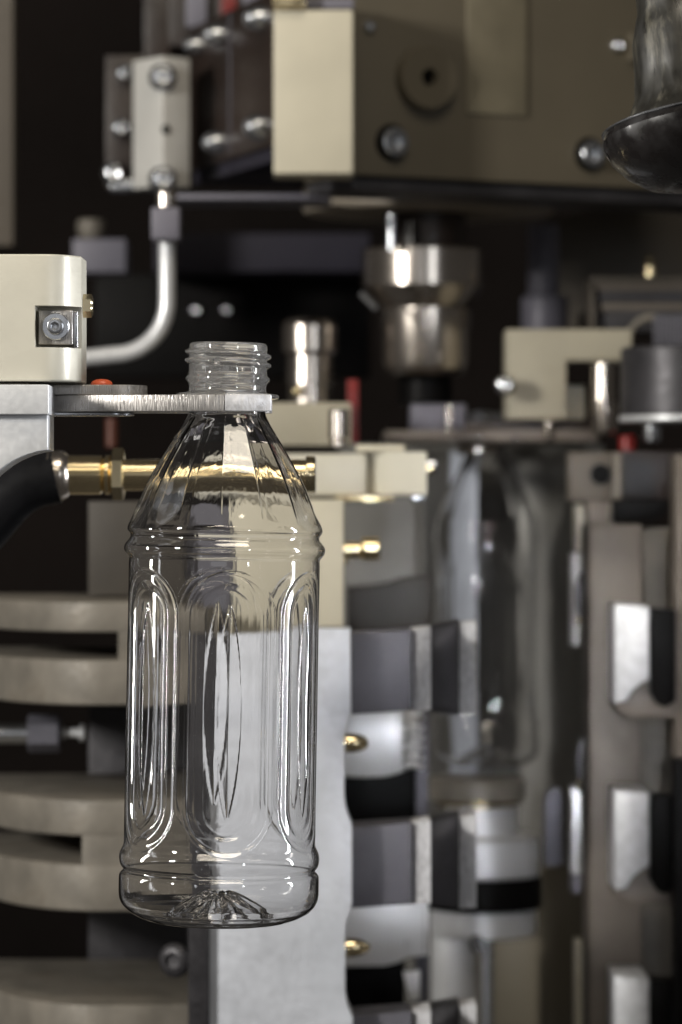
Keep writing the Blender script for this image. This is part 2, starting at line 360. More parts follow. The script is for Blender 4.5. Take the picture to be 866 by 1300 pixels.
cb = thing('carriage_block', 'cream anodised block with a square notch, socket screw and hex bolt, above the gripper', 'machine block', W(40, 487, 1.0))
yf = -0.024
pl = [(fx(-70), yf), (fx(60), yf)]+[(fx(60)+0.0105*math.sin(R(a)), yf+0.0105*(1-math.cos(R(a)))) for a in (10, 20, 30, 40, 50, 60)]
pl += [(fx(107.5), yf+0.0105), (fx(108.5), yf+0.03), (fx(-70), yf+0.03)]
ob = part('body', plan(pl, W(0, 487, 1).z, W(0, 329, 1).z, 0.0006), M['anod'], cb)
cut = bpy.data.objects.new('cutter', bpy.data.meshes.new('cutter')); C.objects.link(cut)
bmc = plan([(fx(52), yf-0.01), (fx(130), yf-0.01), (fx(130), yf+0.011), (fx(52), yf+0.011)], W(0, 445, 1).z, W(0, 393, 1).z, 0); bmc.to_mesh(cut.data); bmc.free()
cut.data.transform(Matrix.Translation(-Vector(cb.location)))
cut.location = cb.location
bpy.context.view_layer.update()
bo = ob.modifiers.new('b', 'BOOLEAN'); bo.object = cut; bo.operation = 'DIFFERENCE'; bo.solver = 'EXACT'
dg = bpy.context.evaluated_depsgraph_get(); nm = bpy.data.meshes.new_from_object(ob.evaluated_get(dg)); nm.name = 'body'
ob.modifiers.clear(); ob.data = nm; bpy.data.objects.remove(cut)
nm.set_sharp_from_angle(angle=R(35))
def at(px, py, y): v = W(px, py, 1); v.y = y; return v
part('clamp_plate', bev(poly([at(55.5, 398, yf+0.004), at(98, 398, yf+0.004), at(98, 441, yf+0.004), at(55.5, 441, yf+0.004)], (0, 0.0069, 0)), 0.0003), M['milled'], cb)
part('shim', bev(poly([at(98.7, 399, yf+0.0065), at(103.5, 399, yf+0.0065), at(103.5, 444.5, yf+0.0065), at(98.7, 444.5, yf+0.0065)], (0, 0.0044, 0)), 0.0002), M['zinc'], cb)
wsh = part('washer', lathe([(0, -0.0002), (17.2*S, -0.0002), (17.2*S, 0.0009), (16*S, 0.0012), (9*S, 0.0012), (0, 0.0012)], at(77, 418.5, yf+0.004), (0, -1, 0), 40), M['zinc'], cb)
part('screw', screw_bm(at(77, 418.5, yf+0.0030), (0, -1, 0), 10.5*S, 0.0026), M['zinc'], cb)
part('bolt', hexbolt_bm(at(108, 390, yf+0.0165), (1, 0, 0), 13*S, 12*S), M['nickel'], cb)

sb = thing('support_bracket', 'pale blurred aluminium bracket under the cream carriage block', 'bracket', W(10, 640, 0.975))
part('flange', box(-60, 488.2, 62, 526, 0.975, 0.03, 1.5), M['satin'], sb)
part('foot', front([(-60, 526.6), (60.5, 526.6), (60.5, 571), (48, 573), (34, 577), (20, 583), (8, 590), (-6, 601), (-20, 615), (-60, 640)], 0.978, 0.026, 1.0), M['satin'], sb)

# ------------------------------------------------------------------ brass coupling and hose
K = 1.13
hs = thing('air_hose', 'thick black rubber hose bending up to the brass coupling', 'hose', W(-20, 740, K))
hp = [(72, 604.5), (48, 609), (26, 619), (6, 636), (-14, 660), (-40, 690), (-75, 716), (-120, 738)]
part('hose_tube', tube([W(x, y, K) for x, y in hp], 35*S*K, 28), M['rubber'], hs)
part('end_collar', lathe([(35*S, -14*S), (38*S, -12*S), (38*S, -4*S), (36*S, -3*S), (36*S, 4*S), (35*S, 9*S), (31*S, 16*S), (26*S, 20*S), (0, 20*S)], W(72, 604, K), (1, 0, 0.0), 48), M['chrome'], hs)
cp = thing('brass_coupling', 'shiny brass pipe coupling with hexagon nut running behind the bottle shoulder', 'pipe fitting', W(200, 630, K))
part('sleeve', hlathe(603, K, [(86, 22), (88, 25), (128, 25), (131, 22), (133, 19)]), M['brass'], cp)
part('ring', hlathe(603, K, [(132.2, 23), (134, 25), (139, 25), (141, 22)]), M['brass'], cp)
part('nut', hlathe(602, K, [(141.5, 26), (143.5, 29), (156, 29), (158, 26)], hexes={0, 1, 2, 3}), M['nickel'], cp)
part('pipe', hlathe(603, K, [(157, 20), (388, 20)]), M['brass'], cp)
part('pipe_cap', hlathe(603, K, [(388.3, 23), (390, 24), (399, 24), (401, 21)]), M['nickel'], cp)

# ------------------------------------------------------------------ beige blocks and bar behind the bottle
solo('valve_block', box(298, 634, 436.5, 796, 1.34, 0.10, 2.0), M['cream'], 'large beige block behind the right shoulder of the front bottle', 'machine block')
solo('slate_block', box(236, 642, 297, 796, 1.35, 0.08, 2.0), M['slate'], 'slate grey block behind the middle of the front bottle', 'machine block')
solo('shaded_block', box(112, 636, 235, 757, 1.345, 0.09, 2.0), M['umber'], 'shaded left part of the beige block, above the topmost cast lever', 'machine block')  # end of the valve block, its shade put into a dark brown
cbar = thing('clamp_bar', 'cream clamp bar with a brighter square end and screw, beside the bottle shoulder', 'machine bar', W(430, 637, 1.38))
part('bar', box(250, 575.5, 466, 630, 1.385, 0.05, 5), M['anod'], cbar)
part('end_block', bev(poly([W(466.6, 573.5, 1.392), W(542, 573.5, 1.372), W(542, 628.5, 1.372), W(466.6, 628.5, 1.392)], (0, 0.05, 0)), 0.0006), M['anod'], cbar)
part('top_plate', box(452, 564.5, 514, 573, 1.385, 0.03, 1), M['cream'], cbar)
part('bottom_plate', box(425, 630.6, 500, 636.5, 1.383, 0.04, 1), M['brass'], cbar)
part('tip', box(521, 629, 540, 637, 1.378, 0.02, 2), M['zinc'], cbar)
part('screw', hlathe(592, 1.40, [(542.3, 11), (552, 11), (555, 9)], seg=30), M['zinc'], cbar)
part('nut', hlathe(596, 1.39, [(542.5, 6), (549, 6), (551, 5)], seg=24), M['brass'], cbar)
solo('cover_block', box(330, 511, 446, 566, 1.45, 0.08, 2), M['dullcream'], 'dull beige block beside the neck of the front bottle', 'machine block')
solo('guide_pin', vlathe(430, 1.42, [(11, 519), (13, 522), (13, 556), (11, 559), (11, 566)], 32), M['chrome'], 'short chrome pin standing in front of the dull beige block', 'pin')
solo('red_strip', box(441, 482, 455, 563, 1.50, 0.01, 1), M['red'], 'dark red upright strip beside the chrome pin', 'strip')
solo('orange_sleeve', vlathe(142, 1.5, [(7, 531), (8, 533), (8, 566), (7, 568)], 24), M['rust'], 'small dark orange sleeve under the gripper plate', 'sleeve')
ts = thing('thumb_screw', 'brass thumb screw with two knurled collars on the beige block', 'screw', W(457, 715, 1.36))
part('shank', hlathe(699, 1.37, [(430, 10.5), (457, 10.5), (459, 9)]), M['brass'], ts)
part('head', hlathe(697, 1.37, [(459.3, 13), (461, 14.5), (480, 14.5), (482, 13)]), M['brass'], ts)
part('locking_pin', lathe([(0, 0), (6*S, 0), (6*S, 8*S), (4*S, 11*S), (0, 12*S)], W(437, 713, 1.36), (0, -1, 0), 24), M['brass'], ts)

# ------------------------------------------------------------------ curved hinge levers, left
def lever(label, y_top, y_s0, y_s1, y_bot, slot_px, k=1.285, skew=0.0):
    t = thing('hinge_lever', label, 'lever', W(130, y_bot, k), 'cast hinge levers')
    c = W(132, 0, k); rx = 205*S*k; ry = 0.15; yc = c.y+ry
    def fy(x): return yc-ry*math.sqrt(max(0.0, 1-((x-c.x)/rx)**2)) if x < c.x else c.y+0.10*(x-c.x)
    xs = [W(262, 0, k).x, W(200, 0, k).x, c.x]+[c.x-rx*math.sin(R(a)) for a in range(6, 91, 7)]
    pl = [(x, fy(x)) for x in xs]+[(c.x-rx, yc+0.01), (W(262, 0, k).x, yc+0.01)]
    sx = W(slot_px, 0, k).x
    z = lambda y: W(0, y, k).z
    if y_s0 is None:
        part('leaf', plan(pl, z(y_bot), z(y_top), 0.0012), M['cast'], t); return t
    part('leaf', plan(pl, z(y_s0), z(y_top), 0.0012), M['cast'], t)
    part('leaf', plan(pl, z(y_bot), z(y_s1), 0.0012), M['cast'], t)
    # web between the two leaves, its front following the curve
    q0 = [(x-0.0002, fy(x)) for x in xs if x > sx]+[(sx, fy(sx)), (sx, yc), (W(262, 0, k).x-0.0002, yc)]
    part('web', plan([(x, yy+0.0003) for x, yy in q0], z(y_s1)-0.0005, z(y_s0)+0.0005, 0), M['cast'], t)
    return t
lever('topmost cast lever with a wide slot, under the black gap', 764, 803, 838, 896, 150)
lever('middle cast lever with a shorter slot, behind the base of the bottle', 1016, 1062, 1098, 1158, 104)
lever('lowest cast lever without a slot, below the base of the bottle', 1276, None, None, 1345, 0)
rf = thing('rod_fitting', 'grey threaded rod with a hexagon nut between two cast levers', 'rod', W(40, 950, 1.36))
part('rod', hlathe(931, 1.36, [(-30, 13), (36, 13)]), M['zinc'], rf)
part('nut', hlathe(931, 1.36, [(36, 19), (38, 21), (75, 21), (77, 19)], hexes={0, 1, 2, 3}), M['slate'], rf)
part('stud', hlathe(930, 1.36, [(77, 6), (80, 10), (83, 6), (100, 6), (102, 11), (107, 11), (108, 9)]), M['alu'], rf)

# ------------------------------------------------------------------ left mould carrier with claws
K = 1.25
mc = thing('mould_carrier', 'pale bluish aluminium mould carrier plate with dark claws, behind the front bottle', 'mould plate', W(355, 1310, K))
prof = [(266, 798), (445, 798), (445.5, 900), (443, 912), (439, 922), (437.5, 935), (437.5, 1015), (439.5, 1028), (443, 1038), (447, 1047), (447, 1146), (444, 1160), (440, 1168), (438.5, 1180), (438.5, 1262), (440.5, 1274), (444, 1284), (448, 1292), (448, 1340), (266, 1340)]
part('plate', front(prof, K, 0.022, 1.0), M['bluealu'], mc)
part('edge_strip', box(239, 798.6, 265.3, 1340, K-0.003, 0.022, 1.0), M['darksteel'], mc)
solo('pivot_bolt', button_bm(W(222, 1219, K+0.01), (-0.35, -0.9, 0), 22*S*K, 9*S*K), M['darksteel'], 'round blackened bolt beside the dark edge strip, above the lowest lever', 'bolt')
solo('lever_post', box(112, 895, 240, 1335, 1.42, 0.03, 3), M['darksteel'], 'dark upright post behind the cast levers', 'post')
def claw(dy):
    y = lambda v: v+dy
    kc = K+0.01
    def pr(p0, p1, p2, p3, dep): return bev(poly([W(*p0), W(*p1), W(*p2), W(*p3)], (0, dep, 0)), 0.0004)
    c = part('claw', pr((446, y(804), kc), (522, y(799), kc), (522, y(902), kc), (446, y(907), kc), 0.030), M['slate'], mc)
    part('worn_bevel', pr((522.3, y(798.5), kc+0.006), (547, y(796), kc-0.008), (547, y(901), kc-0.008), (522.3, y(902.5), kc+0.006), 0.026), M['roughalu'], c)
    part('hook', pr((547.4, y(793), kc+0.012), (583, y(787), kc+0.026), (583, y(908), kc+0.026), (547.4, y(904), kc+0.012), 0.02), M['darksteel'], c)
    part('hook_end', pr((583.3, y(791), kc+0.026), (605, y(789), kc+0.014), (605, y(907), kc+0.014), (583.3, y(908), kc+0.026), 0.022), M['roughalu'], c)
for dy in (0, 246, 486): claw(dy)
for py, x1 in ((943.5, 467), (1203, 470)):
    part('pin', hlathe(py, K+0.012, [(432, 12), (448, 12), (458, 10), (464, 7), (x1, 3)], 30), M['brass'], mc)
# what shows between the claws
gp = thing('hinge_block', 'grey block with black windows and a chrome spring, seen between the claws', 'machine block', W(490, 1340, 1.42))
wavy = lambda y0, y1: [(425, y0), (531, y0), (531, y1-10), (520, y1-8), (505, y1-2), (488, y1+2), (465, y1+3), (425, y1+1)]
part('window_plate', front(wavy(893, 984), 1.45, 0.02, 0.6), M['alu'], gp)
part('window_plate', front([(425, 1140), (544, 1140), (544, 1213), (520, 1215), (505, 1222), (488, 1226), (425, 1227)], 1.45, 0.02, 0.6), M['alu'], gp)
part('backing', box(425, 975, 528, 1050, 1.475, 0.03, 1), M['black'], gp)
part('backing', box(425, 1205, 514, 1300, 1.475, 0.03, 1), M['black'], gp)
part('upright', box(528.5, 890, 544, 1340, 1.468, 0.03, 1), M['slate'], gp)
part('bright_wedge', front([(512, 1236), (533, 1233), (533, 1270), (520, 1270)], 1.44, 0.006, 0.5), M['alu'], gp)
sp = []
for i in range(0, 121):
    a = i/20*2*math.pi; sp.append(W(525, 900+i*0.62, 1.44)+Vector((11*S*1.4*math.cos(a), 11*S*1.4*math.sin(a), 0)))
part('spring', tube(sp, 3.6*S*1.4, 10), M['satin'], gp)

# grey plate and brown block above the claws
solo('backing_plate', box(425, 630, 546, 765, 1.74, 0.02, 1), M['plategrey'], 'satin grey upright plate behind the brass thumb screw', 'plate')
wv2 = [(440, 745), (470, 744), (492, 741), (508, 734), (525, 731), (545, 731), (545, 806), (440, 806)]
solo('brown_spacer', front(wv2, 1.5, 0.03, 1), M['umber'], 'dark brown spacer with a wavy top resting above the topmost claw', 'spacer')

# ------------------------------------------------------------------ blow mould behind, with the second bottle
KM = 1.66
bm2 = thing('blow_mould', 'tall grey concave mould half wrapped round the blurred second bottle', 'mould', W(640, 1110, KM))
c = W(618, 650, KM+0.02); ro, rin = 146*S*KM, 130*S*KM
sh = [(c.x+ro*math.cos(R(a)), c.y+ro*math.sin(R(a))) for a in range(8, 129, 6)]
si = [(c.x+rin*math.cos(R(a)), c.y+rin*math.sin(R(a))) for a in range(128, 7, -6)]
part('cavity', plan(sh+si, W(0, 1108, KM).z, W(0, 566, KM).z, 0.0005), M['greywall'], bm2)
part('outer_shell', plan([(c.x-ro*1.3, c.y+ro*1.04), (c.x+ro*1.1, c.y+ro*1.04), (c.x+ro*1.1, c.y+ro*1.2), (c.x-ro*1.3, c.y+ro*1.2)], W(0, 1320, KM).z, W(0, 560, KM).z, 0.001), M['greywall'], bm2)
part('backing', bev(poly([W(572, 572, 1.704), W(606, 572, 1.696), W(606, 980, 1.696), W(572, 980, 1.704)], (0, 0.012, 0)), 0.0006), M['backing'], bm2)  # added bright strip, seen through the bottle as its pale left half
bs = thing('base_housing', 'olive cream curved housing around the base mould column', 'housing', W(650, 1330, KM))
sh = [(c.x+ro*0.93*math.cos(R(a)), c.y+ro*0.93*math.sin(R(a))) for a in range(8, 129, 6)]
si = [(c.x+ro*0.86*math.cos(R(a)), c.y+ro*0.86*math.sin(R(a))) for a in range(128, 7, -6)]
part('curved_wall', plan(sh+si, W(0, 1330, KM).z, W(0, 1109, KM).z, 0.0004), M['olive'], bs)
b2 = bottle('plastic_bottle', 'blurred clear plastic bottle standing inside the grey mould', W(617, 966+4, 1.64), 0, 160, 3.0, rs=0.86, spin=0.35)
pd = thing('base_mould', 'stack of aluminium discs with a black ring on a bright column under the blurred bottle', 'base mould', W(613, 1330, KM))
part('top_disc', vlathe(606, 1.64, [(60, 986), (62, 988), (62, 1012), (60, 1015)]), M['cast'], pd)
part('gold_ring', vlathe(606, 1.64, [(54, 1015.3), (54, 1020), (50, 1022)]), M['brass'], pd)
part('neck', vlathe(612, 1.64, [(44, 1022.3), (44, 1060)]), M['alu'], pd)
part('disc', vlathe(613, 1.64, [(70, 1060.5), (72, 1063), (72, 1108), (70, 1111)]), M['alu'], pd)
part('black_ring', vlathe(613, 1.64, [(73, 1111.4), (75, 1114), (75, 1150), (73, 1152)]), M['black'], pd)
part('disc', vlathe(613, 1.64, [(66, 1152.4), (68, 1155), (68, 1184), (66, 1186)]), M['alu'], pd)
part('column', vlathe(576, 1.64, [(29, 1186.4), (29, 1335)]), M['satin'], pd)
part('column', vlathe(618, 1.68, [(9, 1187), (9, 1335)]), M['zinc'], pd)
part('nut', vlathe(605, 1.60, [(7, 1188), (7, 1205), (5, 1208)], 20), M['zinc'], pd)

# ------------------------------------------------------------------ right mould carrier
K = 1.46
rc = thing('mould_carrier', 'brown grey mould carrier plate with bright square lugs, beside the grey mould', 'mould plate', W(790, 1330, K))
part('plate', box(748, 666, 815, 1340, K, 0.05, 2), M['brownsteel'], rc)
part('rear_plate', box(815.5, 670, 859, 1340, K+0.02, 0.03, 1.5), M['cast'], rc)
part('outer_edge', box(858, 577, 900, 964, K-0.03, 0.03, 1.5), M['brownsteel'], rc)
part('outer_guard', box(857, 965, 900, 1340, K-0.06, 0.02, 1.0), M['black'], rc)
for dy in (0, 237, 472):
    y = lambda v: v+dy
    lg = part('lug', bev(poly([W(px, py, K-0.035-0.006*(px-780)/44) for px, py in [(780, y(767)), (824, y(770)), (824, y(862)), (813, y(868)), (803, y(876)), (795, y(890)), (781, y(893))]], (0, 0.05, 0)), 0.0004), M['lugalu'], rc)
    part('lug_foot', front([(781, y(893.5)), (795.5, y(890.3)), (803.5, y(876.4)), (813.3, y(868.4)), (824, y(862.4)), (858, y(870)), (858, y(912)), (800, y(911)), (788, y(904))], K-0.03, 0.036, 1.0), M['brownsteel'], lg)
    part('slot_block', front([(828, y(772)), (858, y(774)), (858, y(890)), (845, y(898)), (834, y(894)), (826, y(880)), (824.5, y(800))], K-0.04, 0.02, 1.0), M['black'], lg)
se = thing('seal_strip', 'thin bright edge strip with brass studs along the brown grey plate', 'strip', W(738, 1330, 1.5))
for y0, y1, m in ((640, 700, 'cream'), (702, 820, 'white'), (1000, 1110, 'alu'), (1195, 1335, 'cream')):
    part('segment', box(726 if m != 'cream' else 731, y0, 747.5, y1, 1.52, 0.02, 1.2), M[m], se)
part('inner_slot', box(742.5, 700, 747.8, 1100, 1.51, 0.01, 0.5), M['darksteel'], se)
part('dark_lens', front([(740+9*math.cos(R(a)), 757+30*math.sin(R(a))) for a in range(0, 360, 18)], 1.50, 0.006, 0.5), M['darksteel'], se)
part('dark_lens', front([(740+9*math.cos(R(a)), 972+36*math.sin(R(a))) for a in range(0, 360, 18)], 1.50, 0.006, 0.5), M['darksteel'], se)
for yy in (788, 994): part('stud', lathe([(0, 0), (6*S, 0), (6*S, 4*S), (3*S, 8*S), (0, 9*S)], W(735, yy, 1.495), (0, -1, 0), 24), M['brass'], se)
part('foot', box(726, 1112, 747, 1135, 1.51, 0.02, 1), M['slate'], se)
solo('slot_cover', front([(692, 1010), (697, 1003), (706, 1001), (714, 1004), (717, 1012), (717, 1100), (690, 1100)], 1.60, 0.012, 1), M['slate'], 'dark rounded cover between the bright edge strip and the base mould', 'cover')

hb = thing('hinge_bracket', 'olive grey bracket with a round black hole above the brown grey plate', 'bracket', W(755, 665, 1.47))
part('plate', box(722, 574, 789, 636, 1.50, 0.02, 1.5), M['brownwall'], hb)
part('edge', box(780, 575, 789, 633, 1.485, 0.012, 1), M['cast'], hb)
part('hole_bush', lathe([(0, 0.0004), (13*S, 0.0004), (13*S, 0.002), (19*S, 0.002), (20*S, 0), (0, 0)], W(762, 602, 1.50), (0, -1, 0), 32), M['black'], hb)
part('arm', box(746, 637, 772, 700, 1.49, 0.02, 1), M['brownsteel'], hb)
part('arm', box(773, 637, 780, 668, 1.485, 0.014, 1), M['cast'], hb)
part('bush', lathe([(0, 0), (12*S, 0), (12*S, 0.003), (8*S, 0.004), (0, 0.004)], W(760, 692, 1.487), (0, -1, 0), 32), M['slate'], hb)
part('tie', box(746, 703, 776, 722, 1.492, 0.02, 1), M['cast'], hb)
bk = thing('black_stop', 'black rectangular stop blocks beside the bracket with the hole', 'block', W(820, 660, 1.5))
part('upper_block', box(790, 573, 870, 634, 1.50, 0.04, 1.5), M['brownblack'], bk)
part('lower_block', front([(778, 635), (860, 634), (846, 650), (830, 662), (778, 662)], 1.475, 0.03, 1), M['black'], bk)

# ------------------------------------------------------------------ transfer plate behind with pins
tp = thing('transfer_plate', 'dark brown transfer plate over the blurred bottle, with bright pins', 'plate', W(620, 566, 1.6))
part('plate', box(488, 546, 760, 561, 1.56, 0.10, 2), M['brownsteel'], tp)
part('rail', box(590, 536, 752, 546.4, 1.575, 0.05, 1.5), M['brownblack'], tp)
part('block', box(522, 513, 592, 545.6, 1.60, 0.05, 2), M['lilac'], tp)
part('pin', vlathe(570, 1.59, [(5, 514), (6, 516), (6, 545.7)], 24), M['chrome'], tp)
part('pin', vlathe(697, 1.56, [(6, 534), (7, 536), (7, 552), (5, 560)], 24), M['chrome'], tp)
for x, yy in ((568, 541), (654, 557), (608, 556), (548, 588)): part('stud', lathe([(0, 0), (5*S, 0), (5*S, 3*S), (2*S, 6*S), (0, 6.5*S)], W(x, yy, 1.555), (0, -1, 0), 20), M['zinc'], tp)
solo('neck_sleeve', vlathe(606, 1.62, [(20, 561.5), (26, 566), (26, 574), (24, 577)], 40), M['chrome'], 'small bright sleeve round the neck of the blurred bottle', 'sleeve')

# ------------------------------------------------------------------ blow nozzle
KN = 1.6
nz = thing('blow_nozzle', 'stepped chrome blow nozzle hanging under the round flange', 'nozzle', W(538, 480, KN))
part('shaft', vlathe(540, KN, [(52, 272.4), (52, 316)]), M['brownblack'], nz)
part('collar', vlathe(536, KN, [(74, 316.4), (76, 319), (76, 364), (74, 368), (60, 388), (57, 392)]), M['chrome'], nz)
part('barrel', vlathe(540, KN, [(57, 392.3), (57, 462), (54, 470), (46, 476)]), M['chrome'], nz)
part('left_rod', vlathe(497, KN-0.03, [(6, 272.4), (6, 317)], 24), M['zinc'], nz)
part('lip', tube([W(458, 372, KN-0.04), W(466, 380, KN-0.04), W(478, 392, KN-0.04)], 4*S*KN, 12), M['zinc'], nz)
solo('nozzle_stem', vlathe(540, KN+0.01, [(34, 476.6), (34, 512.4)]), M['black'], 'black stem between the chrome nozzle and the transfer plate', 'stem')
fl = solo('round_flange', vlathe(545, 1.60, [(158, 236), (160, 239), (160, 268), (156, 272)], 96), M['flange'], 'wide round brown flange under the shaded cream housing', 'flange')

# ------------------------------------------------------------------ upper housing (front turned to the right)
A = W(447, 240, 1.47)
ya = R(28)
hg = thing('machine_housing', 'large shaded cream housing with a pale label strip, a disc and socket screws', 'housing', A, yaw=ya)
hz = S*1.47
part('body', lbox(0, 0.30, 0, 0.05, 18*hz, 275*hz, 0.0012), M['olive'], hg)
part('lower_rim', lbox(0.002, 0.298, 0.004, 0.05, 0, 17.6*hz, 0.001), M['darksteel'], hg)
def hp_(px, py):                       # a point of the housing front seen at that pixel
    f = 1.47
    for _ in range(12):
        x = (px-433)*S*f-A.x; d = x*math.tan(ya); f = 1.47+d/D
    return x/math.cos(ya), (650-py)*S*f+HZ-A.z
def hlocal(px, py, prof, name, m, seg=40, fn=None, r=0, h=0):
    x, z = hp_(px, py)
    bmx = fn((x, 0, z), (0, -1, 0), r, h) if fn else lathe(prof, (x, 0, z), (0, -1, 0), seg)
    return part(name, bmx, m, hg)
r_ = 41*hz
hlocal(537, 100, [(0, -0.001), (r_, -0.001), (r_, 0.006), (r_*0.96, 0.007), (r_*0.28, 0.007), (r_*0.26, 0.003), (0, 0.002)], 'disc', M['olive'], 56)
hlocal(537, 100, [(0, 0.0022), (r_*0.25, 0.0022), (r_*0.25, 0.0031), (0, 0.0031)], 'disc_socket', M['black'])
for px, py, rr in ((497, 181, 21), (748, 196, 20)):
    hlocal(px, py, [(0, -0.0005), (rr*1.12*hz, -0.0005), (rr*1.12*hz, 0.0008), (0, 0.0008)], 'counterbore', M['black'])
    hlocal(px, py, None, 'screw', M['zinc'], fn=screw_bm, r=rr*0.88*hz, h=0.0055)
hlocal(468, 34, None, 'small_screw', M['zinc'], fn=button_bm, r=8*hz, h=0.003)
hlocal(783, 58, None, 'small_screw', M['zinc'], fn=button_bm, r=9*hz, h=0.003)
x0, z0 = hp_(592, 144); x1, z1 = hp_(667, -20)
part('label_strip', lbox(x0, x1, -0.0012, 0.0005, z0, z1, 0.0002), M['creamshade'], hg)
x0, z0 = hp_(797, 78); x1, z1 = hp_(818, 44)
part('tab', lbox(x0, x1, -0.004, 0.0005, z0, z1, 0.0003), M['olive'], hg)
ch = thing('end_cover', 'bright cream cover block at the corner of the shaded cream housing', 'cover', W(398, 222, 1.44))
part('cover', box(347, 12, 449, 221, 1.44, 0.03, 4), M['cream'], ch)
part('top_clip', box(346, -8, 388, 9, 1.435, 0.02, 1.5), M['brass'], ch)
part('top_rail', box(389, -2, 449, 11, 1.443, 0.025, 1.0), M['lilac'], ch)
solo('slide_rail', box(222, 246, 420, 253, 1.52, 0.05, 1), M['lilac'], 'thin grey rail below the dark manifold', 'rail')
solo('wall_cover', front([(690, 282), (700, 276), (880, 244), (880, 420), (690, 420)], 1.78, 0.02, 1), M['brownwall'], 'plain brown cover sheet behind the cream bracket', 'cover sheet')
solo('rear_casing', box(384, -40, 900, 224.5, 1.56, 0.16, 2), M['brownblack'], 'dark brown casing behind the shaded cream housing', 'casing')
lc = thing('lilac_cylinder', 'dull lilac grey cylinder in front of the brown cover sheet', 'cylinder', W(687, 420, 1.74))
part('barrel', vlathe(690, 1.74, [(18, 285), (20, 288), (20, 372), (18, 376)], 40), M['lilac'], lc)
part('foot', vlathe(692, 1.74, [(28, 376.5), (30, 379), (30, 425)], 40), M['lilac'], lc)

# ------------------------------------------------------------------ manifold, silver cover, bolts, pipe
B = W(348, 222, 1.5); L_ = W(238, 222, 1.62)-B; ym = math.atan2(-L_.y, -L_.x)
ml = L_.length; hm = S*1.5
mf = thing('valve_manifold', 'dark brown manifold block receding behind the cream cover, with bright bolts', 'manifold', L_+B, yaw=ym)
part('block', lbox(0, ml, 0, 0.06, 4*hm, 200*hm, 0.0008), M['brownblack'], mf)
part('lower_bar', lbox(0, ml, 0.003, 0.06, -14*hm, 3.6*hm, 0.0006), M['violet'], mf)
part('seam', lbox(ml*0.505, ml*0.515, -0.0008, 0.001, 10*hm, 196*hm, 0), M['slate'], mf)
def mloc(fx_, py, r, h, name='bolt'):
    kk = 1.62-(1.62-1.5)*fx_; z = (650-py)*S*kk+HZ-B.z
    part(name, button_bm((ml*fx_, 0, z), (0, -1, 0), r*S*1.5, h), M['zinc'], mf)
mloc(0.90, 58, 17, 0.010); mloc(0.90, 196, 17, 0.010); mloc(0.43, 78, 16, 0.010); mloc(0.43, 214, 16, 0.010); mloc(0.18, 90, 13, 0.009)
bxs = thing('relay_box', 'dark red black boxes with pale labels on top of the manifold', 'box', W(290, 62, 1.64))
for x0, x1, yb in ((214, 272, 58), (274, 352, 42)):
    q = part('case', box(x0, -30, x1, yb, 1.64, 0.05, 2), M['brownblack'], bxs)
part('label_plate', box(236, -12, 262, 34, 1.636, 0.003, 0.5), M['lilac'], bxs)
part('label_plate', box(308, -12, 336, 9, 1.636, 0.003, 0.5), M['lilac'], bxs)
part('red_stripe', box(281, -10, 300, 26, 1.637, 0.003, 0.5), M['red'], bxs)
vc = thing('valve_cover', 'silver upright cover block with four bolts at the end of the manifold', 'cover', W(206, 236, 1.56), yaw=R(38))
vz = S*1.56
wl, wr = 66*vz, 44*vz
part('cover', lbox(-wl*0.0, wr, 0, wl, 0, 165*vz, 0.0008), M['tanalu'], vc)
for z, nm_ in ((138, 'bolt'), (8, 'bolt')):
    part(nm_, button_bm((0.001, 0.001, z*vz), (-0.55, -0.83, 0), 18*vz, 0.006), M['zinc'], vc)
part('oval_slot', lathe([(0, 0), (6*vz, 0), (6*vz, 0.0006), (0, 0.0006)], (5*vz, 0, 72*vz), (0, -1, 0), 24), M['black'], vc)
ep = thing('end_plate', 'brown upright plate with bolts behind the silver cover', 'plate', W(150, 240, 1.62))
part('plate', box(134, 70, 182, 238, 1.62, 0.03, 1.5), M['brownblack'], ep)
for x, yy, rr in ((160, 95, 13), (156, 164, 14), (146, 221, 16)):
    part('bolt', button_bm(W(x, yy, 1.62), (0, -1, 0), rr*S*1.6, 0.01), M['zinc'], ep)
part('foot_bar', box(140, 228, 204, 240, 1.615, 0.02, 1.5), M['zinc'], ep)
pp = thing('steel_pipe', 'bent silver steel pipe with a square nut under the silver cover', 'pipe', W(150, 468, 1.45))
pts = [(212, 300), (212, 340), (212, 372)]+[(212-66*(1-math.cos(R(a))), 384+66*math.sin(R(a))) for a in range(0, 91, 9)]+[(120, 453), (90, 456), (40, 458)]
part('tube', tube([W(x, y, 1.45) for x, y in pts], 10.5*S*1.45, 24), M['alu'], pp)
part('nut', box(192, 263, 228, 304, 1.44, 0.018, 2.5), M['lilac'], pp)
part('ferrule', vlathe(211, 1.45, [(8, 240), (13, 246), (13, 262.6)], 30), M['chrome'], pp)

